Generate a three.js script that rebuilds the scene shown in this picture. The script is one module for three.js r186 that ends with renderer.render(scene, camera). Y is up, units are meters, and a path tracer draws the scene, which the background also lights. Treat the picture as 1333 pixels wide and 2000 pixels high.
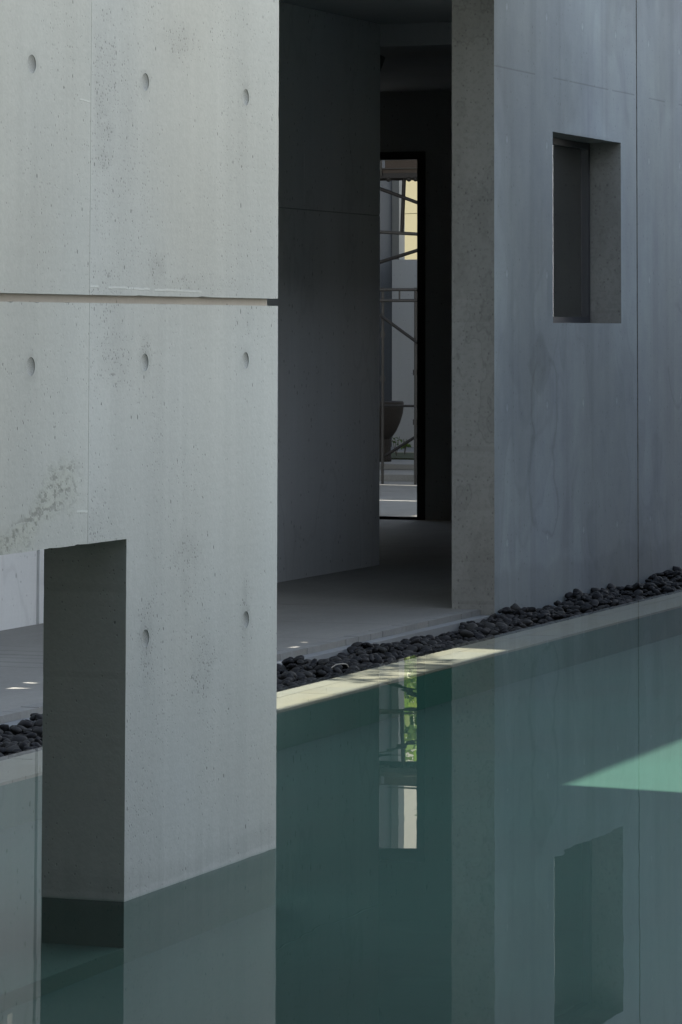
import * as THREE from 'three';
import { mergeGeometries, mergeVertices } from 'three/addons/utils/BufferGeometryUtils.js';

// x runs along the walls, y is up, z = -n where n is the distance across (towards the house). Water level is y = 0.
const scene = new THREE.Scene();
const renderer = new THREE.WebGLRenderer();
renderer.toneMapping = THREE.LinearToneMapping;
renderer.toneMappingExposure = 3.4;
renderer.shadowMap.enabled = true;

// ---------- camera ----------
const FOV = 2 * Math.atan(1000 / 7000) * 180 / Math.PI;
const camera = new THREE.PerspectiveCamera(FOV, 1333 / 2000, 0.1, 800);
const YAW = 19.60987 * Math.PI / 180, PITCH = 0.0696017;
const fwd = new THREE.Vector3(Math.cos(YAW), 0, -Math.sin(YAW));
camera.position.set(0, 1.8, 0);
camera.lookAt(fwd.x * Math.cos(PITCH), 1.8 + Math.sin(PITCH), fwd.z * Math.cos(PITCH));
camera.setViewOffset(1333, 2000, 666.5 - 900, 1000 - 155, 1333, 2000);
camera.updateProjectionMatrix();

// ---------- sky and sun ----------
const AZ = 8 * Math.PI / 180, TE = 1.188;
const sunDir = new THREE.Vector3(Math.sin(AZ), TE, -Math.cos(AZ)).normalize();
const SKY = 0.55;
{
  const W = 512, H = 256, d = new Float32Array(W * H * 4);
  const zen = [0.24, 0.34, 0.52], hor = [2.1, 2.15, 2.15], dn = [0.22, 0.22, 0.2];
  for (let j = 0; j < H; j++) for (let i = 0; i < W; i++) {
    const el = ((j + 0.5) / H - 0.5) * Math.PI, az = ((i + 0.5) / W - 0.5) * 2 * Math.PI;
    const y = Math.sin(el), c = Math.cos(el), x = c * Math.cos(az), z = c * Math.sin(az);
    const t = Math.pow(Math.max(0, 1 - y), 1.7);
    const mu = Math.max(0, x * sunDir.x + y * sunDir.y + z * sunDir.z);
    const g = 0.35 * Math.pow(mu, 6) + 0.5 * Math.pow(mu, 60);
    const k = (j * W + i) * 4;
    for (let q = 0; q < 3; q++) d[k + q] = SKY * (y > -0.01 ? zen[q] * (1 - t) + hor[q] * t + g * [1, .95, .85][q] : dn[q]);
    d[k + 3] = 1;
  }
  const t = new THREE.DataTexture(d, W, H, THREE.RGBAFormat, THREE.FloatType);
  t.mapping = THREE.EquirectangularReflectionMapping; t.colorSpace = THREE.LinearSRGBColorSpace;
  t.magFilter = t.minFilter = THREE.LinearFilter; t.needsUpdate = true;
  scene.background = t; scene.environment = t;
}
const sun = new THREE.DirectionalLight(new THREE.Color(1, 0.93, 0.8), 5);
sun.position.copy(sunDir).multiplyScalar(60).add(new THREE.Vector3(25, 0, -8));
sun.target.position.set(25, 0, -8);
sun.castShadow = true; sun.shadow.mapSize.set(4096, 4096);
Object.assign(sun.shadow.camera, { left: -45, right: 60, top: 40, bottom: -40, near: 1, far: 160 });
scene.add(sun, sun.target);

// ---------- random numbers and noise ----------
let seed = 7;
const rnd = () => { seed = (seed + 0x6D2B79F5) | 0; let t = Math.imul(seed ^ (seed >>> 15), 1 | seed); t = (t + Math.imul(t ^ (t >>> 7), 61 | t)) ^ t; return ((t ^ (t >>> 14)) >>> 0) / 4294967296; };
const rr = (a, b) => a + (b - a) * rnd();
const LN = 256, lat = new Float32Array(LN * LN);
for (let i = 0; i < LN * LN; i++) lat[i] = rnd();
function noise(x, y) {
  const xi = Math.floor(x), yi = Math.floor(y), fx = x - xi, fy = y - yi;
  const u = fx * fx * (3 - 2 * fx), v = fy * fy * (3 - 2 * fy);
  const x0 = xi & 255, x1 = (xi + 1) & 255, y0 = (yi & 255) << 8, y1 = ((yi + 1) & 255) << 8;
  const a = lat[y0 + x0], b = lat[y0 + x1], c = lat[y1 + x0], d = lat[y1 + x1];
  return a + (b - a) * u + (c - a) * v + (a - b - c + d) * u * v;
}
const fbm = (x, y, n = 4) => { let s = 0, a = 0.5, t = 0; for (let i = 0; i < n; i++) { s += a * noise(x, y); t += a; a *= 0.55; x = x * 2.03 + 17.3; y = y * 2.03 + 9.1; } return s / t; };
const smooth = (a, b, x) => { const t = Math.min(1, Math.max(0, (x - a) / (b - a))); return t * t * (3 - 2 * t); };
const hash2 = (i, j, k = 0) => lat[(((i * 73 + j * 151 + k * 37) & 255) << 8) + ((i * 29 + j * 199 + k * 83) & 255)];
const toS = (c) => c <= 0.0031308 ? 12.92 * c : 1.055 * Math.pow(c, 1 / 2.4) - 0.055;
const S8 = new Uint8Array(4097); for (let i = 0; i <= 4096; i++) S8[i] = Math.round(255 * toS(i / 4096));
// a colour map and a height map over the rectangle x0..x0+w, y0..y0+h (metres)
function paint(x0, y0, w, h, W, H, fn) {
  const col = new Uint8Array(W * H * 4), bmp = new Uint8Array(W * H * 4), o = [0, 0, 0, 0];
  for (let j = 0; j < H; j++) for (let i = 0; i < W; i++) {
    fn(x0 + (i + 0.5) / W * w, y0 + (j + 0.5) / H * h, o);
    const k = (j * W + i) * 4;
    for (let q = 0; q < 3; q++) col[k + q] = S8[Math.max(0, Math.min(4096, Math.round(o[q] * 4096)))];
    const b = Math.max(0, Math.min(255, Math.round(o[3] * 255)));
    bmp[k] = bmp[k + 1] = bmp[k + 2] = b; col[k + 3] = bmp[k + 3] = 255;
  }
  const mk = (d, cs) => {
    const t = new THREE.DataTexture(d, W, H); t.wrapS = t.wrapT = THREE.RepeatWrapping; t.magFilter = THREE.LinearFilter; t.minFilter = THREE.LinearMipmapLinearFilter; t.generateMipmaps = true; t.anisotropy = 8;
    t.colorSpace = cs; t.repeat.set(1 / w, 1 / h); t.offset.set(-x0 / w, -y0 / h); t.needsUpdate = true; return t;
  };
  return { map: mk(col, THREE.SRGBColorSpace), bumpMap: mk(bmp, THREE.NoColorSpace) };
}
const std = (o) => new THREE.MeshStandardMaterial(o);

// ---------- concrete ----------
// common body of cast concrete: cloudy tone, upright formwork grain, fine grit, air holes
function pores(x, y, cell, share, size, k) {  // dark specks: dirt in the pits, painted to make up for weak shading
  const i = Math.floor(x / cell), j = Math.floor(y / cell);
  if (hash2(i, j, k) > share) return 0;
  const px = (i + 0.25 + 0.5 * hash2(i, j, k + 1)) * cell, py = (j + 0.25 + 0.5 * hash2(i, j, k + 2)) * cell;
  const r = size * (0.35 + 0.9 * Math.pow(hash2(i, j, k + 3), 2)), st = 1 + hash2(i, j, k + 4);
  const dx = (x - px) / r, dy = (y - py) / (r * st);
  return smooth(1.2, 0.6, Math.sqrt(dx * dx + dy * dy));
}
function body(x, y, o, base, amt = 1, ox = 0) {
  const c = fbm(x * 1.1 + ox, y * 0.9 + 3, 5) - 0.5, up = fbm(x * 22 + ox, y * 0.8, 3) - 0.5, up2 = fbm(x * 5 + 40, y * 0.35 + ox, 3) - 0.5;
  const g = noise(x * 190, y * 190) - 0.5, g2 = noise(x * 75 + 5, y * 75) - 0.5, hz = noise(x * 6, y * 110) - 0.5;
  const k = 1 + amt * (0.34 * c + 0.11 * up + 0.17 * up2 + 0.07 * g + 0.06 * g2 + 0.035 * hz);
  o[0] = base[0] * k; o[1] = base[1] * k; o[2] = base[2] * k;
  const w = fbm(x * 0.9 + 60 + ox, y * 0.7 + 20, 3) - 0.5; o[0] *= 1 + 0.10 * w * amt; o[2] *= 1 - 0.14 * w * amt;
  o[3] = 0.62 + 0.10 * g + 0.12 * g2 + 0.1 * up;
}
const dark = (o, a) => { o[0] *= 1 - a; o[1] *= 1 - a; o[2] *= 1 - a; };
const nearTies = [[9.77, 1.688], [10.59, 1.693], [11.42, 1.693], [9.76, 2.601], [10.581, 2.6], [11.412, 2.601], [10.608, 0.808], [11.431, 0.806], [8.94, 1.69], [8.94, 2.6]];
const smudges = [[10.256, 2.514, .05, .07, .5], [10.277, 2.43, .06, .03, .5], [10.278, 2.34, .05, .04, .6], [10.692, 2.005, .06, .05, .5], [10.95, 1.061, .1, .05, .45], [10.93, 0.95, .04, .07, .35], [11.08, .69, .1, .1, .4], [10.611, .76, .05, .13, .5], [10.609, .87, .05, .05, .4], [11.428, .86, .035, .07, .6], [11.429, .76, .05, .07, .35], [10.35, 1.72, .12, .1, .35], [10.31, 1.86, .1, .1, .3], [10.26, 1.16, .1, .12, .35], [10.27, 2.62, .09, .16, .35], [10.85, 2.75, .12, .06, .5], [10.6, 1.74, .035, .06, .35], [11.0, 1.95, .4, .03, .25], [11.45, 1.83, .04, .04, .4]];
const nearTex = paint(9.2, -0.3, 2.6, 3.4, 1560, 2040, (x, y, o) => {
  const left = x < 10.176;
  body(x, y, o, left ? [0.428, 0.434, 0.394] : [0.426, 0.435, 0.402], 0.75, 0);
  let p = 0;
  const dens = smooth(0.42, 0.62, fbm(x * 2.2 + 5, y * 1.5 + 2, 3)) * (left ? 0.35 : 1) * (0.55 + 0.6 * smooth(1.3, 2.7, y)) * (1 - 0.55 * smooth(11.0, 11.4, x));
  p = Math.max(p, 0.8 * pores(x, y, 0.013, 0.05 + 0.42 * dens, 0.0021, 1), pores(x + 7, y, 0.045, 0.04 + 0.28 * dens, 0.0038, 9));
  let sm = 0;
  for (const [sx, sy, a, b, s] of smudges) { const dx = (x - sx) / a, dy = (y - sy) / b, d = dx * dx + dy * dy; if (d < 4) sm = Math.max(sm, s * smooth(1.7, 0.3, Math.sqrt(d) + 1.3 * (fbm(x * 26, y * 20, 3) - 0.5))); }
  dark(o, 0.17 * sm * (0.5 + fbm(x * 60, y * 40, 2)));
  if (sm > 0.08) p = Math.max(p, 0.9 * pores(x, y, 0.010, 0.75 * sm, 0.0027, 17));
  // rough honeycombed patch along the lintel
  const ln = 1.145 + 0.17 * smooth(9.6, 10.03, x) , hd = Math.abs(y - ln - 0.05 * (fbm(x * 8, 3, 2) - 0.5)) / (0.035 + 0.05 * smooth(9.6, 10, x));
  if (left && x < 10.2 && y > 1.12) {
    const m = smooth(1.5, 0.2, hd + 1.0 * (fbm(x * 30, y * 22, 3) - 0.5)) * smooth(10.17, 10.02, x);
    const r = fbm(x * 48, y * 75, 4);
    dark(o, m * (0.10 + 0.28 * smooth(0.5, 0.7, r) - 0.10 * smooth(0.46, 0.34, r))); o[2] *= 1 - 0.04 * m;
    o[3] -= 0.5 * m * smooth(0.45, 0.68, r);
  }
  // thin pale lime lines left by the formwork
  const li = (a, b, y0, y1, w) => { if (x > a && x < b) { const yy = y0 + (y1 - y0) * (x - a) / (b - a); const d = Math.abs(y - yy - 0.003 * (noise(x * 30, 1) - .5)) / w; if (d < 1 && noise(x * 14, 8) > 0.28) { const q = 1 + 0.35 * (1 - d); o[0] *= q; o[1] *= q; o[2] *= q; o[3] += 0.25; } } };
  li(10.18, 11.04, 1.934, 1.924, 0.0035); li(10.03, 10.174, 1.238, 1.234, 0.004); li(10.06, 10.172, 2.515, 2.51, 0.0025);
  // water mark and lime crust just above the waterline
  dark(o, 0.08 * smooth(0.03, -0.01, y - 0.03 - 0.09 * Math.pow(fbm(x * 7, 4, 4), 2)));
  const wl = 0.9 * smooth(0.008, -0.004, y - 0.005 - 0.02 * fbm(x * 14, 2, 3)); o[0] *= 1 + 0.12 * wl; o[1] *= 1 + 0.11 * wl; o[2] *= 1 + 0.12 * wl;
  const wd = smooth(0.16, 0.02, y - 0.22 * Math.pow(fbm(x * 16, 5, 3), 2)) * smooth(0.55, 0.75, noise(x * 45, y * 3)); dark(o, 0.05 * wd);
  dark(o, 0.47 * p); o[3] -= 0.45 * p;
  // smeared cement around the formwork holes
  for (const [sx, sy] of nearTies) { const dx = (x - sx) / 0.05, dy = (y - sy) / 0.05, d = Math.sqrt(dx * dx + dy * dy); if (d < 1.4) dark(o, 0.10 * smooth(1.2, 0.5, d + 0.8 * (fbm(x * 40, y * 40, 2) - 0.5))); }
  o[3] = Math.max(0, o[3]);
});
const blobs = [[23.70, 1.22, .40, .36, 1], [23.66, .84, .42, .34, 1], [23.75, .66, .35, .26, 1]];
const rightTies = [];
for (const y of [0.37, 1.275, 2.175, 3.08, 3.98]) for (const x of [22.885, 23.745, 24.572, 25.384, 26.239, 27.079, 27.92]) rightTies.push([x, y]);
const tongue = [[23.70, 1.22, .30, .36], [23.62, .84, .30, .34], [23.72, .62, .24, .24]];
const rightTex = paint(22.4, -0.3, 5.8, 5.0, 1960, 1690, (x, y, o) => {
  body(x, y, o, [0.272, 0.312, 0.340], 0.56, 31);
  // broad soft damp areas with a drawn tide edge, stretched along the fall of the water
  const wx = x * 0.9 + 0.7 * (fbm(x * 0.9, y * 0.7 + 7, 4) - 0.5), f = fbm(wx + 2, y * 0.36 + 11, 4), e = fbm(x * 1.3 + 40, y * 0.6, 3);
  for (const s of [0.40, 0.49, 0.6]) { const d = f - s, q = smooth(0.42, 0.6, e); dark(o, 0.10 * q * smooth(0.02, 0.0, Math.abs(d)) + 0.10 * smooth(-0.01, 0.04, d)); }
  dark(o, 0.10 * smooth(0.5, 0.8, fbm(x * 7, y * 0.22 + 2, 3)));
  const bl2 = fbm(x * 1.7 + 13, y * 1.5 + 21, 5) - 0.5, gr = 1 + 0.34 * bl2 + 0.12 * (fbm(x * 14, y * 9, 3) - 0.5); o[0] *= gr; o[1] *= gr; o[2] *= 0.3 + 0.7 * gr - 0.01;
  // pale run-off tongue with a darker broken rim, a darker wedge above it
  let bl = -1; for (const [bx, by, a, b2] of tongue) { const dx = (x - bx) / a, dy = (y - by) / b2; bl = Math.max(bl, 1 - Math.sqrt(dx * dx + dy * dy)); }
  if (bl > -0.6) { bl += 0.6 * (fbm(x * 6, y * 4, 4) - 0.5); const q = 1 + 0.05 * smooth(0.0, 0.35, bl); o[0] *= q; o[1] *= q; o[2] *= q; dark(o, 0.17 * smooth(0.13, 0.0, Math.abs(bl)) * smooth(0.35, 0.55, fbm(x * 3 + 9, y * 3, 3))); }
  const dm = 1 - Math.abs(x - 23.58) / 0.30 - Math.abs(y - 1.55) / 0.26 + 0.5 * (fbm(x * 7, y * 7, 4) - 0.5); dark(o, 0.13 * smooth(0, 0.2, dm));
  const trm = smooth(1.0, 0.7, (y - 3.2) / 0.42 + Math.abs(x - 24.72) / 0.55 + 0.5 * (fbm(x * 5, y * 5, 4) - .5)) * smooth(3.19, 3.22, y), tq = 1 + 0.10 * trm; o[0] *= tq; o[1] *= tq; o[2] *= tq;
  const hl = smooth(0.5, 0.0, Math.hypot(Math.max(0, Math.abs(x - 24.69) - 0.81) / 0.5, Math.max(0, Math.abs(y - 2.5) - 0.67) / 0.7) + 0.7 * (fbm(x * 3, y * 2, 4) - 0.5)), hq = 1 + 0.07 * hl; o[0] *= hq; o[1] *= hq; o[2] *= hq;
  const ow = smooth(0.1, 0, Math.abs(Math.hypot((x - 27.0) / 0.24, (y - 1.6) / 0.36) - 1 + 0.5 * (fbm(x * 4, y * 4, 3) - .5))); dark(o, 0.14 * ow * smooth(0.4, 0.6, noise(x * 3, y * 3)));
  // damp foot with a wavering edge where the pebbles keep the wall wet
  dark(o, 0.12 * smooth(0.05, -0.02, y - 0.10 - 0.35 * Math.pow(fbm(x * 3, 6, 4), 2)));
  const jy = 3.561 + 0.004 * (noise(x * 3, 5) - 0.5), jd = Math.abs(y - jy); if (jd < 0.012 && fbm(x * 4, 8, 3) > 0.42) { dark(o, 0.25 * smooth(0.008, 0.002, jd)); o[3] -= 0.4 * smooth(0.01, 0.002, jd); }
  for (const [sx, sy] of rightTies) { const dx = (x - sx) / 0.028, dy = (y - sy) / 0.03, d = dx * dx + dy * dy; if (d < 12) { const q = 1 + 0.17 * smooth(0.8, 0.25, d) + (y < sy ? 0.15 * smooth(2.6, 0.3, Math.abs(dx) * 3 + Math.abs(dy) * 0.7) : 0); o[0] *= q; o[1] *= q; o[2] *= q; dark(o, 0.10 * smooth(0.5, 0, Math.abs(d - 1.4))); } }
  const p = Math.max(pores(x, y, 0.045, 0.16, 0.005, 3), 0.7 * pores(x, y, 0.02, 0.14, 0.0026, 13)); dark(o, 0.35 * p); o[3] -= 0.3 * p;
});
// the narrow ends and reveals: rougher, brownish, damp-stained, base also darkened as painted shade
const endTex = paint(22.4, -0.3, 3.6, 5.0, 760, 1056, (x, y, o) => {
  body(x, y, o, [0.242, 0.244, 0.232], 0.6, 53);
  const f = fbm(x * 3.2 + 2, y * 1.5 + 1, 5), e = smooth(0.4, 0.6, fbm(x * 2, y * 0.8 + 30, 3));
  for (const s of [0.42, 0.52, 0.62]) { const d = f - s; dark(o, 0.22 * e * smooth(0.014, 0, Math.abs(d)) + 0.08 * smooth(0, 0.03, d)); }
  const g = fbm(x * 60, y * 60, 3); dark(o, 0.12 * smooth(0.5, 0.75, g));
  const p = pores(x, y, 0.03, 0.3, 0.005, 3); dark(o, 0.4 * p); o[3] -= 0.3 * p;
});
const innerTex = paint(19.2, -0.3, 7.6, 5.0, 1520, 1000, (x, y, o) => {
  body(x, y, o, [0.69, 0.70, 0.70], 0.5, 77);
  const p = pores(x, y, 0.05, 0.14, 0.008, 5); dark(o, 0.4 * p); o[3] -= 0.4 * p;
  const f = fbm(x * 2.2 + 9, y * 0.9, 4); dark(o, 0.08 * smooth(0.03, 0, Math.abs(f - 0.55)));
});
const castTex = paint(0, 0, 3, 3, 768, 768, (x, y, o) => {
  body(x, y, o, [0.36, 0.372, 0.372], 0.5, 12);
  const p = pores(x, y, 0.05, 0.18, 0.006, 6); dark(o, 0.4 * p); o[3] -= 0.4 * p;
});
const darkStreaks = [[17.95, .03, .3], [18.2, .04, .35], [18.43, .03, .28], [18.62, .05, .35], [18.84, .03, .3], [19.1, .04, .2], [17.4, .02, .2], [20.2, .03, .15], [21.3, .04, .15]];  // dark bands running across the deck
const floorTex = paint(13, 7, 12, 4, 1536, 512, (x, y, o) => {
  const c = fbm(x * 1.6, y * 1.6, 4) - 0.5, g = noise(x * 120, y * 120) - 0.5, g2 = noise(x * 60, y * 60) - 0.5, l = noise(x * 2, y * 14) - 0.5;
  const k = 1 + 0.3 * c + 0.16 * g + 0.1 * g2 + 0.08 * l; let q = 1; for (const [c2, w2, a2] of darkStreaks) { const dd = Math.abs(x - c2 - 0.03 * (noise(y * 2, c2 * 9) - 0.5)) / w2; if (dd < 1) q = Math.min(q, 1 - a2 * (1 - dd) * smooth(0.25, 0.5, noise(y * 1.3, c2 * 13))); }
  o[0] = 0.211 * k * q; o[1] = 0.209 * k * q; o[2] = 0.197 * k * q; o[3] = 0.5 + 0.3 * g;
});
const stoneTex = paint(0, 0, 2.4, 2.4, 768, 768, (x, y, o) => {
  const c = fbm(x * 3, y * 3 + 9, 5) - 0.5, g = noise(x * 110, y * 110) - 0.5, r = fbm(x * 1.5 + 20, y * 2.6, 4), v = smooth(0.03, 0, Math.abs(fbm(x * 2.5, y * 5 + 4, 4) - 0.5));
  const k = 1 + 0.22 * c + 0.1 * g - 0.1 * v; o[0] = 0.212 * k * (1 + 0.12 * (r - 0.5)); o[1] = 0.193 * k; o[2] = 0.155 * k * (1 - 0.25 * (r - 0.5)); o[3] = 0.5 + 0.3 * g + 0.3 * c;
});
const basinTex = paint(8, 0.9, 18, 6.1, 1440, 488, (x, y, o) => {
  const c = fbm(x * 1.2, y * 1.2, 5) - 0.5, g = noise(x * 90, y * 90) - 0.5, b = fbm(x * 0.8 + 3, y * 7, 3) - 0.5;
  const k = 1 + 0.35 * c + 0.1 * g + 0.16 * b; o[0] = 0.009 * k; o[1] = 0.062 * k; o[2] = 0.045 * k; o[3] = 0.5 + 0.3 * c;
});
const M = {
  near: std({ ...nearTex, bumpScale: 0.0026, roughness: 0.9 }),
  right: std({ ...rightTex, bumpScale: 0.0015, roughness: 0.82 }),
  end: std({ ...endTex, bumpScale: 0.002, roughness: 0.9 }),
  inner: std({ ...innerTex, bumpScale: 0.002, roughness: 0.85 }),
  cast: std({ ...castTex, bumpScale: 0.003, roughness: 0.9 }),
  core: std({ ...castTex, color: new THREE.Color(1.05, 0.93, 0.8), bumpScale: 0.003, roughness: 0.95 }),
  court: std({ ...castTex, color: new THREE.Color(0.40, 0.40, 0.385), bumpScale: 0.003, roughness: 0.9 }),
  floor: std({ ...floorTex, bumpScale: 0.002, roughness: 0.75 }),
  coping: std({ ...floorTex, color: new THREE.Color(0.95, 0.97, 1), bumpScale: 0.002, roughness: 0.8 }),
  fascia: std({ ...castTex, color: new THREE.Color(0.62, 0.63, 0.65), bumpScale: 0.003, roughness: 0.9 }),
  stone: std({ ...stoneTex, bumpScale: 0.001, roughness: 0.8 }),
  basin: std({ ...basinTex, bumpScale: 0.001, roughness: 0.85 }),
  litLining: std({ ...basinTex, color: new THREE.Color(1.25, 1.2, 1.22), bumpScale: 0.001, roughness: 0.85 }),  // basin colour brightened to offset weaker light on upright faces
  ground: std({ ...floorTex, color: new THREE.Color(1.5, 1.45, 1.35), bumpScale: 0.002, roughness: 0.9 }),
  dark: std({ color: new THREE.Color(0.012, 0.012, 0.014), roughness: 0.4, metalness: 0.2 }),
  steel: std({ color: new THREE.Color(0.018, 0.0165, 0.016), roughness: 0.6, metalness: 0.3 }),
  galv: std({ color: new THREE.Color(0.055, 0.053, 0.05), roughness: 0.55, metalness: 0.4 }),
  fitting: std({ color: new THREE.Color(0.16, 0.165, 0.17), roughness: 0.6 }),
  plank: std({ color: new THREE.Color(0.055, 0.042, 0.034), roughness: 0.85 }),
  clay: std({ color: new THREE.Color(0.016, 0.012, 0.010), roughness: 0.75 }),
  cream: std({ color: new THREE.Color(0.21, 0.19, 0.115), roughness: 0.9 }),
  leaf: std({ color: new THREE.Color(0.10, 0.17, 0.03), roughness: 0.7, side: THREE.DoubleSide }),
  bark: std({ color: new THREE.Color(0.07, 0.055, 0.04), roughness: 0.95 }),
  straw: std({ color: new THREE.Color(0.36, 0.33, 0.29), roughness: 0.7 }),
  moss: std({ color: new THREE.Color(0.05, 0.06, 0.03), roughness: 1 }),
  glass: new THREE.MeshPhysicalMaterial({ color: 0xffffff, transmission: 1, thickness: 0, roughness: 0, ior: 1.45 }),
  water: new THREE.MeshPhysicalMaterial({ color: new THREE.Color(0.93, 0.985, 0.97), transmission: 1, thickness: 0, roughness: 0, ior: 1.33, specularIntensity: 0.74 }),
};

// ---------- building helpers ----------
const used = {};
const numbered = (n) => { const k = used[n] = (used[n] ?? -1) + 1; return k ? `${n}_${String(k).padStart(3, '0')}` : n; };
function group(name, data) { const g = new THREE.Group(); g.name = numbered(name); g.userData = data; scene.add(g); return g; }
function mesh(name, geo, mat, parent, data) {
  const m = new THREE.Mesh(geo, mat); m.name = parent ? name : numbered(name); if (data) m.userData = data;
  m.castShadow = m.receiveShadow = true; (parent || scene).add(m); return m;
}
const STR = { kind: 'structure' };
// box given by its corners, uv in metres
function box(s0, s1, h0, h1, n0, n1) {
  const g = new THREE.BoxGeometry(s1 - s0, h1 - h0, n1 - n0); g.translate((s0 + s1) / 2, (h0 + h1) / 2, -(n0 + n1) / 2);
  const p = g.attributes.position, nn = g.attributes.normal, uv = g.attributes.uv;
  for (let i = 0; i < p.count; i++) {
    const x = p.getX(i), y = p.getY(i), z = -p.getZ(i);
    if (Math.abs(nn.getY(i)) > 0.5) uv.setXY(i, x, z); else if (Math.abs(nn.getX(i)) > 0.5) uv.setXY(i, z, y); else uv.setXY(i, x, y);
  }
  return g;
}
// wall piece lying along the s axis: outline in (s, h) with holes, from n0 (towards the pool) to n1
function slab(pts, n0, n1, holes = [], bevel = 0, du = 0) {
  const sh = new THREE.Shape(pts.map(([a, b]) => new THREE.Vector2(a, b)));
  for (const q of holes) {
    const p = new THREE.Path();
    if (Array.isArray(q[0])) q.forEach(([a, b], i) => i ? p.lineTo(a, b) : p.moveTo(a, b)); else if (q.length === 3) p.absarc(q[0], q[1], q[2], 0, Math.PI * 2, true); else { const [a, b, c, d] = q; p.moveTo(a, c); p.lineTo(a, d); p.lineTo(b, d); p.lineTo(b, c); p.closePath(); }
    sh.holes.push(p);
  }
  const g = new THREE.ExtrudeGeometry(sh, { depth: n1 - n0 - 2 * bevel, bevelEnabled: bevel > 0, bevelThickness: bevel, bevelSize: bevel, bevelOffset: -bevel, bevelSegments: 1, curveSegments: 14 });
  g.translate(0, 0, -n1 + bevel);
  const P = g.attributes.position, N = g.attributes.normal, U = g.attributes.uv;
  for (let i = 0; i < P.count; i++) { if (Math.abs(N.getX(i)) > 0.75) U.setXY(i, P.getX(i) + du - P.getZ(i) - n0, P.getY(i)); else if (Math.abs(N.getY(i)) > 0.75) U.setXY(i, P.getX(i), P.getY(i) - P.getZ(i) - n0); }
  return g;
}
// an outline whose edges waver and lose small chips, between the heights in span
const SEAM = 10.1755;
function rag(pts, step, amp, span = [-9, 99]) {
  const out = []; let c = 0;
  pts.forEach(([a, b], i) => {
    const [a2, b2] = pts[(i + 1) % pts.length], l = Math.hypot(a2 - a, b2 - b), nx = -(b2 - b) / l, ny = (a2 - a) / l; out.push([a, b]); if (a === SEAM && a2 === SEAM) return;
    for (let d = step; d < l - step / 2; d += step * rr(0.6, 1.4)) {
      const y = b + (b2 - b) * d / l; if (y < span[0] || y > span[1]) continue;
      if (rnd() < 0.10) c = amp * rr(0.5, 1); else c *= 0.35; const off = c + amp * 0.18 * rnd();
      out.push([a + (a2 - a) * d / l + nx * off, y + ny * off]);
    }
  });
  return out;
}
const rect = (a, b, c, d) => [[a, c], [b, c], [b, d], [a, d]];

// ---------- ground, pool, deck ----------
{
  const sh = new THREE.Shape([[-300, -300], [400, -300], [400, 300], [-300, 300]].map(([a, b]) => new THREE.Vector2(a, b)));
  const h = new THREE.Path(); h.moveTo(2, 1); h.lineTo(2, 24); h.lineTo(60, 24); h.lineTo(60, 1); h.closePath(); sh.holes.push(h);
  const g = new THREE.ShapeGeometry(sh); g.rotateX(-Math.PI / 2); g.translate(0, 0.03, 0); mesh('ground', g, M.ground, null, STR);
}
const POOL_D = -0.2;
mesh('pool_floor', box(2, 40, -0.4, POOL_D, 1, 6.6), M.basin, null, STR);
mesh('pool_edge_wall', mergeGeometries([box(2, 40, -0.4, 0.03, 0.8, 1), box(1.8, 2, -0.4, 0.03, 0.8, 6.94), box(40, 60, -0.4, 0.03, 0.8, 7.82)]), M.cast, null, STR);
{ // gently moving water: real low waves in the sheet
  const s0 = 2, s1 = 40, n0 = 1, n1 = 6.955, ds = 0.06, ns = Math.round((s1 - s0) / ds), nn = Math.round((n1 - n0) / ds);
  const pos = new Float32Array((ns + 1) * (nn + 1) * 3), nor = new Float32Array(pos.length), idx = [];
  const wv = []; for (let i = 0; i < 14; i++) { const a = rr(0, 6.28), l = 0.16 * Math.pow(1.34, i % 8) * rr(0.8, 1.2), k = 6.283 / l; wv.push([Math.cos(a) * k, Math.sin(a) * k, rr(0, 6.28), 0.00019 / k]); }
  let q = 0;
  for (let j = 0; j <= nn; j++) for (let i = 0; i <= ns; i++) {
    const x = s0 + (s1 - s0) * i / ns, n = n0 + (n1 - n0) * j / nn; let y = 0, dx = 0, dn = 0;
    for (const [a, b, p, m] of wv) { const t = a * x + b * n + p; y += m * Math.sin(t); dx += m * a * Math.cos(t); dn += m * b * Math.cos(t); }
    const l = Math.hypot(dx, 1, dn); pos.set([x, y, -n], q); nor.set([-dx / l, 1 / l, dn / l], q); q += 3;
  }
  for (let j = 0; j < nn; j++) for (let i = 0; i < ns; i++) { const a = j * (ns + 1) + i, b = a + 1, c = a + ns + 1, d = c + 1; idx.push(a, b, d, a, d, c); }
  const g = new THREE.BufferGeometry(); g.setAttribute('position', new THREE.BufferAttribute(pos, 3)); g.setAttribute('normal', new THREE.BufferAttribute(nor, 3)); g.setIndex(idx);
  mesh('water', g, M.water, null, STR);
}
{ // overflow rim: two rows of pale slabs on a concrete edge
  const rim = group('pool_rim', { ...STR });
  mesh('rim_core', box(2, 40, -0.4, -0.0245, 6.602, 6.938), M.litLining, rim);
  const slabGeo = (l, w) => box(0, l, -0.012, 0, 0, w);
  for (const [n0, w, l, o] of [[6.6, 0.232, 1.2, 0.35], [6.835, 0.105, 0.9, 0.1]]) {
    const g = slabGeo(l - 0.004, w);
    for (let s = 2 + o; s < 30; s += l) {
      const gg = g.clone(); const uv = gg.attributes.uv; const a = rr(0, 9), b = rr(0, 9); for (let i = 0; i < uv.count; i++) uv.setXY(i, uv.getX(i) + a, uv.getY(i) + b);
      const m = mesh('rim_slab', gg, M.stone, rim); m.position.set(s, -0.011 + rr(-0.001, 0.001), -n0);
    }
  }
}
mesh('wall_footing', box(9.42, 10.46, -0.4, -0.15, 4.857, 5.143), M.basin, null, STR);
const DECK = -0.055, W = 7.82, I = 10.16;
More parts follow.
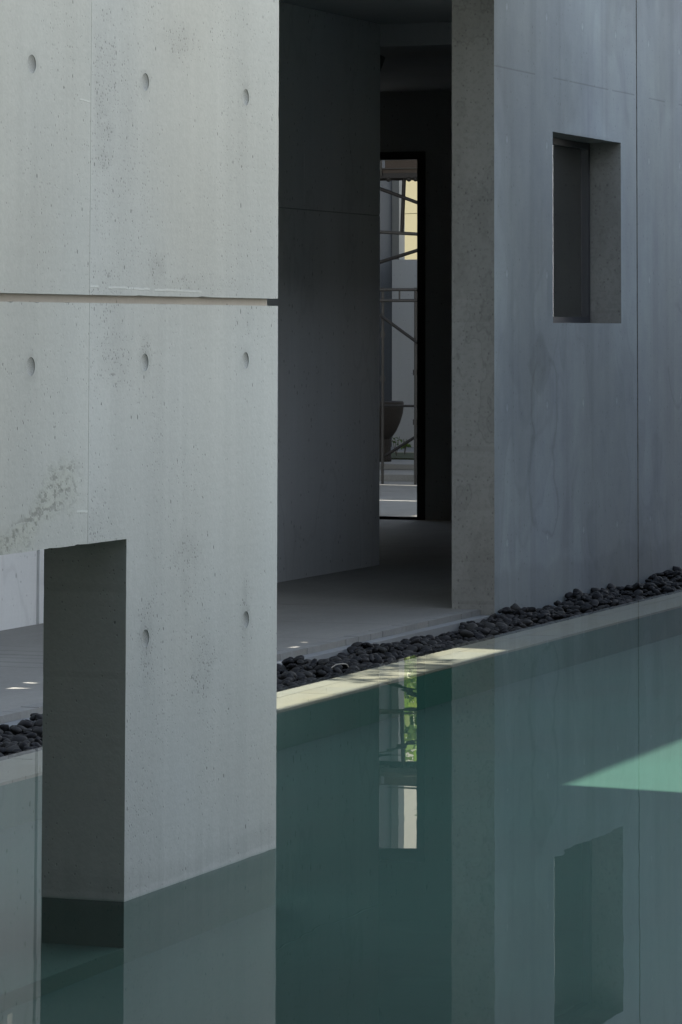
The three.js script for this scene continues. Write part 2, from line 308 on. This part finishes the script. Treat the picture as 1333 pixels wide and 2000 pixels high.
{
  const deck = group('deck', { ...STR });
  mesh('deck_slab', box(2, 22.62, -0.5, DECK - 0.001, W + 0.1, I), M.floor, deck);
  mesh('deck_passage', box(22.623, 27.0, -0.5, DECK, 8.124, I + 5.4), M.floor, deck);
  mesh('fascia', box(2, 22.618, -0.5, DECK - 0.037, W + 0.012, W + 0.1), M.fascia, deck);
  for (let s = 14, i = 0; s < 22.6; i++) {
    const l = Math.min(0.205, 22.618 - s); const g = box(0, l - 0.007, 0, 0.036, 0, 0.098); const m = mesh('coping_tile', g, M.coping, deck); const a = rr(0, 4);
    for (let k = 0; k < g.attributes.uv.count; k++) g.attributes.uv.setXY(k, g.attributes.uv.getX(k) + a, g.attributes.uv.getY(k) + a);
    m.position.set(s, DECK - 0.036 + rr(-0.0015, 0.0015), -(W + 0.098) + rr(-0.004, 0.004)); s += 0.206;
  }
}
mesh('room_floor', box(27.0, 43.8, -0.6, -0.17, 8, 24), M.floor, null, STR);
mesh('garden_ground', box(2, 26.4, -0.5, -0.02, 10.47, 24), M.ground, null, STR);

// ---------- pebbles ----------
{
  const bed = group('pebble_bed', { ...STR });
  mesh('bed_base', box(2, 40, -0.5, -0.2, 6.94, W + 0.005), M.moss, bed);
  const mats = [[.016, .0165, .019], [.020, .0205, .022], [.012, .0125, .015], [.026, .026, .027], [.016, .016, .018], [.034, .034, .034]].map((c) => new THREE.MeshPhysicalMaterial({ color: new THREE.Color(...c), roughness: 0.7, specularIntensity: 0.45 }));
  const pebbleGeo = (detail, k) => {
    let g = new THREE.IcosahedronGeometry(1, detail); g.deleteAttribute('normal'); g.deleteAttribute('uv'); g = mergeVertices(g, 1e-4);
    const p = g.attributes.position;
    for (let i = 0; i < p.count; i++) { const x = p.getX(i), y = p.getY(i), z = p.getZ(i); const f = 1 + 0.5 * (noise(x * 1.1 + k * 9 + 20, y * 1.1 + z * 0.9 + 30) - 0.5) + 0.34 * (noise(z * 1.9 + k * 5 + 70, x * 1.2 + y + 11) - 0.5); p.setXYZ(i, x * f, y * f, z * f); }
    g.computeVertexNormals(); return g;
  };
  const geos = [0, 1, 2, 3, 4, 5, 6].map((k) => pebbleGeo(2, k));
  const list = [], cell = 0.05, grid = new Map();
  const put = (s, n, y, r) => {
    const ci = Math.floor(s / cell), cj = Math.floor(n / cell), ck = Math.round(y / 0.045);
    for (let a = -2; a <= 2; a++) for (let b = -2; b <= 2; b++) for (const q of grid.get(`${ci + a},${cj + b},${ck}`) || []) if (Math.hypot(q.s - s, q.n - n) < (q.r + r) * 0.76) return;
    const o = { s, n, y, r, k: Math.floor(rnd() * 7), m: Math.floor(Math.pow(rnd(), 1.15) * 6), e: [rr(-.5, .5), rr(0, 6.28), rr(-.5, .5)], f: [rr(0.9, 1.35), rr(0.5, 0.75), rr(0.8, 1.1)] };
    const key = `${ci},${cj},${ck}`; if (!grid.has(key)) grid.set(key, []); grid.get(key).push(o); list.push(o);
  };
  for (const [lo, hi] of [[13.6, 16.4], [16.9, 28.5]]) for (const [base, tries] of [[-0.165, 800], [-0.125, 1100]]) {
    const N = Math.round((hi - lo) * tries);
    for (let t = 0; t < N; t++) {
      const s = rr(lo, hi), n = rr(6.99, 7.79), r = 0.019 + 0.022 * Math.pow(rnd(), 1.6);
      const up = s > 22.6 ? 0.02 : 0, heap = 0.078 * (fbm(s * 2.6, n * 3.2, 3) - 0.5) * 2 * smooth(6.95, 7.3, n) + 0.012;
      put(s, n, base + heap + up, r);
    }
  }
  const inView = (o) => (o.s < 15.9) || (o.s > 17.6 && o.s < 27.6);
  const top = list.filter((o) => o.y > -0.135 && o.n > 7.05 && inView(o)).sort((a, b) => a.s - b.s);
  const first = new Set(top.slice(0, 300));
  const place = (o, m) => m.compose(new THREE.Vector3(o.s, o.y, -o.n), new THREE.Quaternion().setFromEuler(new THREE.Euler(...o.e)), new THREE.Vector3(o.r * o.f[0], o.r * o.f[1], o.r * o.f[2]));
  const mx = new THREE.Matrix4();
  for (const o of first) { const m = mesh('pebble', geos[o.k], mats[o.m], bed); place(o, mx); mx.decompose(m.position, m.quaternion, m.scale); }
  const rest = list.filter((o) => !first.has(o));
  const white = new THREE.MeshPhysicalMaterial({ color: 0xffffff, roughness: 0.7, specularIntensity: 0.45 });
  geos.forEach((g, k) => {
    const l = rest.filter((o) => o.k === k); const im = new THREE.InstancedMesh(g, white, l.length); im.name = 'pebble_mass'; im.userData = { kind: 'stuff' };
    l.forEach((o, i) => { place(o, mx); im.setMatrixAt(i, mx); im.setColorAt(i, mats[o.m].color); }); im.castShadow = im.receiveShadow = true; bed.add(im);
  });
}

// ---------- near wall standing in the water ----------
{
  const A = 4.855, B = 5.145;
  const w = group('concrete_wall', { label: 'tall pale grey concrete wall standing in the pool with a low opening', category: 'wall', kind: 'thing' });
  const h = (f) => nearTies.filter(f).map(([a, b]) => [a, b, 0.0285]);
  const bev = 0, sm = 10.1755;
  mesh('wall_panel', slab(rag(rect(4, sm, 1.907, 7), 0.03, 0.002, [1.8, 1.92]), A + 0.0006, B, h(([a, b]) => a < sm && b > 1.9), bev), M.near, w);
  mesh('wall_panel', slab(rag(rect(sm, 11.71, 1.907, 7), 0.03, 0.003, [1.8, 3.2]), A, B, h(([a, b]) => a > sm && b > 1.9), bev), M.near, w);
  mesh('wall_panel', slab(rag(rect(4, sm, 1.134, 1.882), 0.025, 0.003), A + 0.0006, B, h(([a, b]) => a < sm && b < 1.9), bev), M.near, w);
  mesh('wall_panel', slab(rag([[sm, 1.134], [10.459, 1.134], [10.459, -0.006], [11.71, -0.006], [11.71, 1.882], [sm, 1.882]], 0.03, 0.0014), A, B, h(([a, b]) => a > sm && b < 1.9), bev, -0.55), M.near, w);
  mesh('wall_panel', box(4, 9.42, -0.006, 1.132, A, B), M.near, w);
  mesh('groove', box(4.05, 11.682, 1.87, 1.92, A + 0.03, B - 0.03), M.core, w);
  mesh('wall_foot', mergeGeometries([box(10.461, 11.708, -0.3, -0.007, A + 0.002, B - 0.002), box(4, 9.418, -0.3, -0.007, A + 0.002, B - 0.002)]), M.litLining, w);
  const dish = new THREE.LatheGeometry([[0.0001, -0.0075], [0.013, -0.007], [0.0225, -0.0042], [0.0282, -0.0003], [0.0292, -0.0006]].map(([a, b]) => new THREE.Vector2(a, b)), 24); dish.rotateX(Math.PI / 2);
  const dm = std({ ...castTex, color: new THREE.Color(1.0, 1.0, 0.95), roughness: 0.95, bumpScale: 0.004, side: THREE.DoubleSide });
  for (const [s, y] of nearTies) { const m = mesh('tie_hole', dish, dm, w); m.position.set(s, y, -A - 0.002); m.rotation.z = rr(0, 6); }
}

// ---------- right-hand wall with the window ----------
{
  const w = group('house_wall', { label: 'blue-grey stained concrete house wall on the right with a deep narrow window', category: 'wall', kind: 'thing' });
  const cut = 25.917;
  mesh('wall_panel', slab(rag(rect(22.62, cut - 0.013, -0.4, 14), 0.04, 0.004, [-1, 5]), W, 8.121, [rag(rect(23.878, 25.504, 1.843, 3.184), 0.03, 0.002)], 0), [M.right, M.end], w);  // unseen height raised to shade the wall opposite
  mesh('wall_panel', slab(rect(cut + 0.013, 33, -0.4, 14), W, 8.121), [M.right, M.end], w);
  mesh('joint_strip', box(cut - 0.015, cut + 0.015, -0.4, 13.98, W + 0.06, 8.11), M.dark, w);
  const win = new THREE.Group(); win.name = 'window'; w.add(win);
  const a = 23.88, b = 25.502, c = 1.845, d = 3.182, f = 0.045, n0 = 8.06, n1 = 8.118;
  mesh('frame', mergeGeometries([box(a, a + f, c, d, n0, n1), box(b - f, b, c, d, n0, n1), box(a + f, b - f, c, c + f, n0, n1), box(a + f, b - f, d - f, d, n0, n1)]), std({ color: new THREE.Color(0.07, 0.072, 0.08), roughness: 0.5, metalness: 0.3 }), win);
  mesh('pane', box(a + f, b - f, c + f, d - f, 8.085, 8.09), M.glass, win);
}

// ---------- inner wall behind the deck ----------
{
  const w = group('inner_wall', { label: 'long concrete wall behind the deck running back into the dark passage', category: 'wall', kind: 'thing' });
  const B = I + 0.3, g1 = 20.573, j = 2.699, jt = 0.004, e = 26.612;
  const sunSlits = [[19.85, 19.98, 2.5, 2.90], [20.2, 20.27, 2.42, 2.81], [16.9, 17.2, 1.94, 2.43], [17.38, 17.46, 1.87, 2.31], [17.0, 17.06, 2.2, 2.6], [17.55, 17.62, 2.1, 2.5], [19.35, 19.42, 2.62, 3.0]];  // unseen openings added to let sun flecks onto the deck
  mesh('wall_panel', slab([[3, -0.3], [g1 - 0.022, -0.3], [g1 - 0.022, 6.1], [15.92, 6.1], [15.92, 16], [3, 16]], I, B, [[16.48, 19.9, 3.84, 4.585], ...sunSlits.filter((q) => q[1] < g1 - .1)]), M.inner, w);  // unseen slot and raised block shaped to throw the sun patches
  mesh('wall_panel', slab(rect(g1 + 0.022, e, -0.3, j - jt), I, B, [], 0.002), M.inner, w);
  mesh('wall_panel', slab(rect(g1 + 0.022, 25.01, j + jt, 6.1), I, B, [], 0.002), M.inner, w);
  mesh('wall_panel', slab(rect(25.012, e, j + jt, 6.1), I, B, [], 0.002), M.inner, w);
  mesh('groove', mergeGeometries([box(g1 - 0.03, g1 + 0.03, -0.3, 6.0, I + 0.03, B - 0.03), box(g1 + 0.03, e - 0.01, j - 0.02, j + 0.02, I + 0.007, B - 0.02)]), M.cast, w);
}

// ---------- passage and room ----------
{
  const c = group('ceiling', { ...STR });
  mesh('passage_ceiling', box(22.623, 26.6, 4.225, 4.7, 8.123, I - 0.003), M.cast, c);
  mesh('shade_eaves', box(18.3, 22.62, 4.3, 4.6, 6.96, I - 0.003), M.court, c);  // unseen overhang, widened to shade the wall ends
  mesh('beam', box(26.603, 26.95, 4.048, 4.7, 8.123, 15.5), M.cast, c);
  mesh('room_ceiling', box(26.953, 35.0, 4.277, 4.7, 8.123, 15.5), M.cast, c);
}
{
  const w = group('room_wall', { label: 'dark side walls of the room at the end of the passage', category: 'wall', kind: 'thing' });
  mesh('wall_panel', box(26.35, 26.6, -0.4, 4.7, I + 0.303, 15.8), M.cast, w); mesh('wall_panel', box(26.61, 35.2, -0.4, 4.7, 15.503, 15.8), M.cast, w); mesh('wall_panel', box(33.003, 35.2, -0.4, 4.7, W, 8.12), M.cast, w);
}
{
  const w = group('end_wall', { label: 'dark end wall of the passage holding a tall black-framed glass door', category: 'wall', kind: 'thing' });
  const a = 12.857, b = 15.1, t = 3.65;
  mesh('wall_panel', mergeGeometries([box(35.003, 35.3, -0.4, 4.7, 8.123, a), box(35.003, 35.3, t, 4.7, a, 15.5), box(35.003, 35.3, -0.4, t, b, 15.5)]), M.cast, w);
  const d = new THREE.Group(); d.name = 'glass_door'; w.add(d);
  mesh('frame', mergeGeometries([box(35.0, 35.12, -0.17, t - 0.002, a + 0.002, a + 0.092), box(35.0, 35.12, t - 0.084, t - 0.002, a + 0.092, b), box(35.0, 35.12, -0.169, -0.138, a + 0.092, b), box(35.0, 35.12, -0.138, t - 0.084, b - 0.09, b)]), M.dark, d);
  mesh('pane', box(35.055, 35.062, -0.138, t - 0.084, a + 0.092, b - 0.09), M.glass, d);
}
{ // spotlight under the room ceiling
  const g = group('ceiling_spotlight', { label: 'small dark tilted spotlight under the ceiling beside the beam', category: 'spotlight' }); g.position.set(29.5, 4.277, -11.28);
  const st = new THREE.CylinderGeometry(0.012, 0.012, 0.1, 10); st.translate(0, -0.05, 0); mesh('stem', st, M.fitting, g);
  const hd = new THREE.CylinderGeometry(0.035, 0.045, 0.15, 18); const m = mesh('lamp_head', hd, M.fitting, g); m.position.set(0, -0.14, 0); m.rotation.set(0.35, 0, -0.25);
  const pl = new THREE.CylinderGeometry(0.05, 0.05, 0.012, 18); pl.translate(0, -0.006, 0); mesh('ceiling_plate', pl, M.fitting, g);
}

// ---------- courtyard behind the glass door ----------
mesh('courtyard_step', mergeGeometries([box(43.8, 60, -0.6, -0.085, 8, 24)]), M.floor, null, STR);
mesh('courtyard_terrace', box(45.3, 60, -0.08, -0.01, 8, 24), M.floor, null, STR);
{
  const w = group('courtyard_side_wall', { label: 'dark blue-grey courtyard wall behind the scaffold on the left', category: 'wall', kind: 'thing' });
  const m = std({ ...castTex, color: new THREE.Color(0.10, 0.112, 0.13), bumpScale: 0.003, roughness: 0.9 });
  for (const [a, b] of [[35.31, 39.55], [39.68, 43.22], [43.36, 52.26]]) mesh('wall_panel', box(a, b, -0.6, 7.5, 19.655, 19.95), m, w);  // gaps added to lay sun stripes on the courtyard floor
}
{
  const w = group('added_court_wall', { label: 'unseen wall added on the right of the courtyard to block low sky', category: 'wall', kind: 'thing' });
  mesh('wall_panel', box(35.31, 51.99, -0.6, 7, 8.7, 9), M.court, w);  // unseen, added to keep low sky off the courtyard walls
}
{
  const w = group('courtyard_back_wall', { label: 'grey wall at the back of the courtyard below a bright cream opening', category: 'wall', kind: 'thing' });
  mesh('wall_panel', box(52, 52.25, -0.6, 2.875, 9, 19.652), M.cast, w); mesh('pier', box(52, 52.25, 2.875, 12, 19.536, 19.652), M.court, w); mesh('pier', box(52, 52.25, 2.875, 6, 9, 15), M.court, w);
}
mesh('planting_strip', box(46.9, 49.0, -0.01, 0.012, 15, 19.6), M.moss, null, { label: 'low mossy planting strip along the courtyard terrace', category: 'planting bed', kind: 'stuff' });
mesh('courtyard_shade_roof', box(40.6, 46.5, 5.45, 5.7, 9, 19.65), M.cast, null, STR);  // unseen roof added to darken the left courtyard wall
mesh('kerb', box(49.0, 49.15, -0.009, 0.02, 15, 19.6), M.straw, null, STR);

// ---------- scaffold in the courtyard ----------
const V3 = (s, h, n) => new THREE.Vector3(s, h, -n);
function tube(a, b, r, seg = 10) {
  const d = b.clone().sub(a), g = new THREE.CylinderGeometry(r, r, d.length(), seg);
  g.applyQuaternion(new THREE.Quaternion().setFromUnitVectors(new THREE.Vector3(0, 1, 0), d.clone().normalize())); g.translate((a.x + b.x) / 2, (a.y + b.y) / 2, (a.z + b.z) / 2); return g;
}
{
  const sc = group('scaffold', { label: 'steel tube scaffold with a plank platform, seen through the glass door', category: 'scaffold' });
  const s = 43, s2 = 43.72;
  for (const n of [15.93, 16.377, 17.5]) { mesh('upright', tube(V3(s, -0.17, n), V3(s, n > 17 ? 4.0 : 2.33, n), 0.019), M.galv, sc); }
  for (const n of [15.1, 17.5]) mesh('upright', tube(V3(s2, -0.17, n), V3(s2, 4.3, n), 0.019), M.galv, sc);
  mesh('upright', tube(V3(s, -0.17, 15.1), V3(s, 4.0, 15.1), 0.019), M.galv, sc);
  mesh('leaning_pole', tube(V3(s + 0.06, 3.74, 16.108), V3(s + 0.06, 3.04, 16.137), 0.026), M.steel, sc);
  for (const h of [2.305, 2.165]) mesh('rail', tube(V3(s - 0.02, h, 15.05), V3(s - 0.02, h, 17.55), 0.02), M.galv, sc);
  for (const n of [15.55, 16.14, 16.75]) mesh('rung', tube(V3(s - 0.02, 2.165, n), V3(s - 0.02, 2.305, n), 0.012), M.galv, sc);
  mesh('rail', tube(V3(s, 3.115, 17.55), V3(s, 2.96, 15.05), 0.022), M.galv, sc);
  mesh('rail', tube(V3(s + 0.02, 0.823, 17.5), V3(s + 0.02, 0.823, 15.1), 0.016), M.steel, sc);
  mesh('brace', tube(V3(s + 0.03, 3.98, 17.48), V3(s + 0.03, 3.115, 15.08), 0.023), M.steel, sc);
  mesh('brace', tube(V3(s - 0.03, 2.34, 17.5), V3(s - 0.03, 3.04, 15.08), 0.023), M.steel, sc);
  mesh('brace', tube(V3(s - 0.03, 2.66, 17.4), V3(s - 0.03, 1.09, 15.1), 0.021), M.steel, sc);
  mesh('brace', tube(V3(s + 0.03, -0.05, 16.75), V3(s + 0.03, 0.93, 15.1), 0.019), M.steel, sc);
  for (const [n, h] of [[16.377, 1.73], [16.377, 1.17], [15.93, 1.25], [15.93, 0.62]]) { const g = new THREE.CylinderGeometry(0.034, 0.034, 0.07, 10); const m = mesh('coupler', g, M.galv, sc); m.position.set(s, h, -n); }
  mesh('toe_board', box(s - 0.05, s - 0.02, 3.86, 3.965, 15.0, 16.33), M.plank, sc);
  for (const h of [3.972, 3.853]) mesh('edge_rail', tube(V3(s - 0.045, h, 15.0), V3(s - 0.045, h, 16.39), 0.009, 8), M.galv, sc);
  mesh('edge_rail', tube(V3(s - 0.045, 3.76, 16.385), V3(s - 0.045, 3.98, 16.385), 0.013, 8), M.galv, sc);
  for (let k = 0; k < 4; k++) mesh('plank', box(s - 0.02 + k * 0.2, s + 0.17 + k * 0.2, 3.80, 3.845, 14.9, 17.6), M.plank, sc);
  mesh('bearer', mergeGeometries([box(s - 0.02, s + 0.03, 3.735, 3.798, 14.9, 17.6), box(s + 0.7, s + 0.75, 3.735, 3.798, 14.9, 17.6)]), M.steel, sc);
  for (const n of [15.35, 15.93, 16.02, 16.3]) { const g = new THREE.SphereGeometry(0.035, 10, 8); const m = mesh('clamp', g, M.steel, sc); m.position.set(s, 3.72, -n); }
}
{ // vase on the terrace
  const pr = [[0.0001, 0], [0.135, 0], [0.135, 0.03], [0.128, 0.12], [0.128, 0.25], [0.138, 0.295], [0.118, 0.30], [0.118, 0.325], [0.15, 0.34], [0.205, 0.42], [0.255, 0.53], [0.292, 0.66], [0.306, 0.77], [0.302, 0.815], [0.288, 0.825], [0.272, 0.80], [0.23, 0.76], [0.0001, 0.74]];
  const v = group('vase', { label: 'dark brown clay bowl on a narrow round pedestal beyond the glass door', category: 'vase' }); v.position.set(46.2, -0.01, -17.61);
  const P = pr.map(([a, b]) => new THREE.Vector2(a, b));
  mesh('pedestal', new THREE.LatheGeometry(P.slice(0, 7), 40), M.clay, v); mesh('bowl', new THREE.LatheGeometry(P.slice(6), 48), M.clay, v);
}
// ---------- leaves, plants, trees ----------
const leafGeo = (l, w) => { const g = new THREE.BufferGeometry(); g.setAttribute('position', new THREE.BufferAttribute(new Float32Array([0, 0, 0, w / 2, l * .45, .02 * l, 0, l, -.03 * l, -w / 2, l * .45, .02 * l]), 3)); g.setIndex([0, 1, 2, 0, 2, 3]); g.computeVertexNormals(); return g; };
const leafMat = new THREE.MeshPhysicalMaterial({ color: 0xffffff, roughness: 0.9, transmission: 0.45, thickness: 0, side: THREE.DoubleSide });
function leaves(parent, name, count, pos, l, w, cols) {
  const im = new THREE.InstancedMesh(leafGeo(l, w), leafMat, count); im.name = name; im.userData = { kind: 'stuff' }; im.castShadow = im.receiveShadow = true;
  const m = new THREE.Matrix4(), q = new THREE.Quaternion(), c = new THREE.Color();
  for (let i = 0; i < count; i++) { const p = pos(i); q.setFromEuler(new THREE.Euler(rr(-2, 2), rr(0, 6.28), rr(-1.2, 1.2))); const s = rr(0.6, 1.3); m.compose(p, q, new THREE.Vector3(s, s, s)); im.setMatrixAt(i, m); const k = cols[Math.floor(rnd() * cols.length)], b = rr(0.7, 1.25); im.setColorAt(i, c.setRGB(k[0] * b, k[1] * b, k[2] * b)); }
  parent.add(im); return im;
}
const greens = [[0.09, 0.17, 0.025], [0.06, 0.12, 0.02], [0.14, 0.22, 0.035], [0.05, 0.10, 0.025]];
const lush = [[0.16, 0.26, 0.04], [0.11, 0.19, 0.03], [0.22, 0.31, 0.06], [0.07, 0.13, 0.03]];
function tree(label, s, n, y0, h, clumps, count, l, cols = greens) {
  const t = group('tree', { label, category: 'tree' }); t.position.set(s, y0, -n);
  const tr = [tube(new THREE.Vector3(0, -0.1, 0), new THREE.Vector3(0.1, h * 0.5, 0.05), 0.09), tube(new THREE.Vector3(0.1, h * 0.49, 0.05), new THREE.Vector3(-0.1, h * 0.85, 0), 0.06)];
  for (const [a, b, c, r] of clumps) tr.push(tube(new THREE.Vector3(0.08, h * 0.45, 0.03), new THREE.Vector3(a, b - r * 0.3, c), 0.035));
  mesh('trunk', mergeGeometries(tr), M.bark, t);
  leaves(t, 'crown', count, () => { const [a, b, c, r] = clumps[Math.floor(rnd() * clumps.length)]; const d = new THREE.Vector3(rr(-1, 1), rr(-1, 1), rr(-1, 1)); while (d.lengthSq() > 1) d.set(rr(-1, 1), rr(-1, 1), rr(-1, 1)); d.multiplyScalar(0.55 + 0.45 * d.length()); return new THREE.Vector3(a + d.x * r, b + d.y * r * 0.8, c + d.z * r); }, l, l * 0.5, cols);
  return t;
}
const clumpsAt = (h0, h1, rad, k) => Array.from({ length: k }, (_, i) => { const f = i / (k - 1), a = i * 2.4; const q = rad * Math.sqrt(Math.max(0.05, 1 - Math.pow(2 * f - 1, 2))) * rr(0.5, 0.9); return [Math.cos(a) * q, h0 + (h1 - h0) * f, Math.sin(a) * q, rad * rr(0.32, 0.5)]; });
tree('leafy green tree over the cream wall, mirrored in the pool', 79.5, 29.5, 0.03, 8, clumpsAt(4.6, 7.6, 2.4, 16), 5200, 0.26, lush);
tree('taller green tree beside the far cream tower, only seen in the reflection', 84, 29.3, 0.03, 12, clumpsAt(7, 12.2, 1.5, 14), 2600, 0.26, lush);
tree('small tree behind the inner wall that dapples the pool rim', 18.85, 11.6, -0.02, 6, [[0.1, 4.9, .2, .42], [-0.35, 5.1, 0, .4], [0.4, 5.3, 0.1, .38], [-0.1, 5.6, -0.1, .45], [-0.55, 4.75, 0.3, .33], [0.45, 4.75, 0.35, .3], [0.0, 5.2, 0.5, .4], [-0.6, 5.4, 0.3, .35]], 620, 0.15);
{ // cream wall behind the courtyard opening, turned towards the sun
  const w = group('cream_wall', { label: 'sunlit cream wall seen through the courtyard opening behind the scaffold', category: 'wall', kind: 'thing' });
  w.position.set(75, 0.03, -28); w.rotation.y = Math.PI + 1.13;
  for (const [a, b] of [[0, 3.05], [3.062, 4.33], [4.342, 5.35]]) mesh('wall_panel', new THREE.BoxGeometry(12, b - a, 0.25).translate(0, (a + b) / 2, 0), M.cream, w);
  const t = group('cream_tower', { label: 'tall pale cream tower behind the green tree, seen in the pool reflection', category: 'building' });
  t.position.set(90, 0.03, -33.62); t.rotation.y = Math.PI + 0.85;
  mesh('wall', new THREE.BoxGeometry(0.98, 16, 3).translate(0, 8, 0), std({ color: new THREE.Color(0.72, 0.68, 0.56), roughness: 0.9 }), t);
  mesh('roof_cap', new THREE.BoxGeometry(1.15, 0.2, 3.2).translate(0, 16.1, 0), M.court, t);
}
function sprig(label, s, n, h) {
  const p = group('plant', { label, category: 'plant' }); p.position.set(s, 0.012, -n);
  const st = []; for (let k = 0; k < 3; k++) st.push(tube(new THREE.Vector3(0, 0, 0), new THREE.Vector3(rr(-.05, .05), h * rr(.7, 1), rr(-.05, .05)), 0.004, 6)); mesh('stem', mergeGeometries(st), M.bark, p);
  leaves(p, 'foliage', 16, () => new THREE.Vector3(rr(-.07, .07), h * rr(.25, 1), rr(-.07, .07)), 0.08, 0.045, greens);
}
sprig('small leafy sprig in the mossy strip, nearer the vase', 47.6, 17.92, 0.3);
sprig('small leafy sprig in the mossy strip, nearer the black door frame', 48.2, 18.02, 0.22);
{ // dry curled leaf on the pebbles
  const c = new THREE.CatmullRomCurve3([V3(18.64, -0.072, 7.40), V3(18.665, -0.058, 7.385), V3(18.70, -0.055, 7.365), V3(18.73, -0.06, 7.345), V3(18.745, -0.075, 7.34)]);
  const g = new THREE.TubeGeometry(c, 24, 0.0035, 6); mesh('dry_leaf', g, M.straw, null, { label: 'pale curled dry leaf stalk lying on the black pebbles', category: 'leaf' });
}

// ---------- outside the frame: unseen blockers added to shape the light on the court ----------
{
  const b = group('added_rear_house', { label: 'unseen dark house and deep roof added behind the viewer to block sky light', category: 'house' });
  mesh('wall', box(-9, -3, 0.03, 15, -30, 13), M.court, b); mesh('roof', box(-9.3, -2.6, 15, 15.3, -30.3, 13.3), M.cast, b);  // unseen mass added to block the sky behind the viewer
  mesh('shade_canopy', box(-2.99, 8.7, 3.5, 3.8, -30, 4.8), M.court, b); mesh('shade_side_wall', box(2.2, 2.5, 0.035, 4.49, 5.15, 10.15), M.court, b);  // both added out of view to keep sky light off the jamb
  mesh('court_shade_roof', box(2, 13, 4.5, 4.8, 5.15, 10.155), M.court, b);  // unseen roof added to darken faces turned towards the viewer
  const o = group('added_hedge', { label: 'unseen dark green planting added along the opposite pool edge to cut low sky light', category: 'added_hedge' });
  mesh('hedge_core', box(8.6, 20.9, 0.03, 1.3, -0.1, 0.7), std({ color: new THREE.Color(0.07, 0.085, 0.045), roughness: 1 }), o);  // added out of view to cut low sky and tint the bounce
  leaves(o, 'foliage', 6000, () => V3(rr(8.6, 20.9), rr(0.05, 1.5), rr(0.62, 0.95)), 0.16, 0.08, greens);
  const h = group('added_screen_wall', { label: 'unseen dark wall added in the pool to cut sky light on the house wall', category: 'wall', kind: 'thing' });
  mesh('wall_panel', box(21, 36, -0.3, 5, 3.2, 3.5), std({ color: new THREE.Color(0.1, 0.1, 0.1), roughness: 0.9 }), h);  // added blocker, makes the house wall dimmer towards its foot
}

renderer.render(scene, camera);
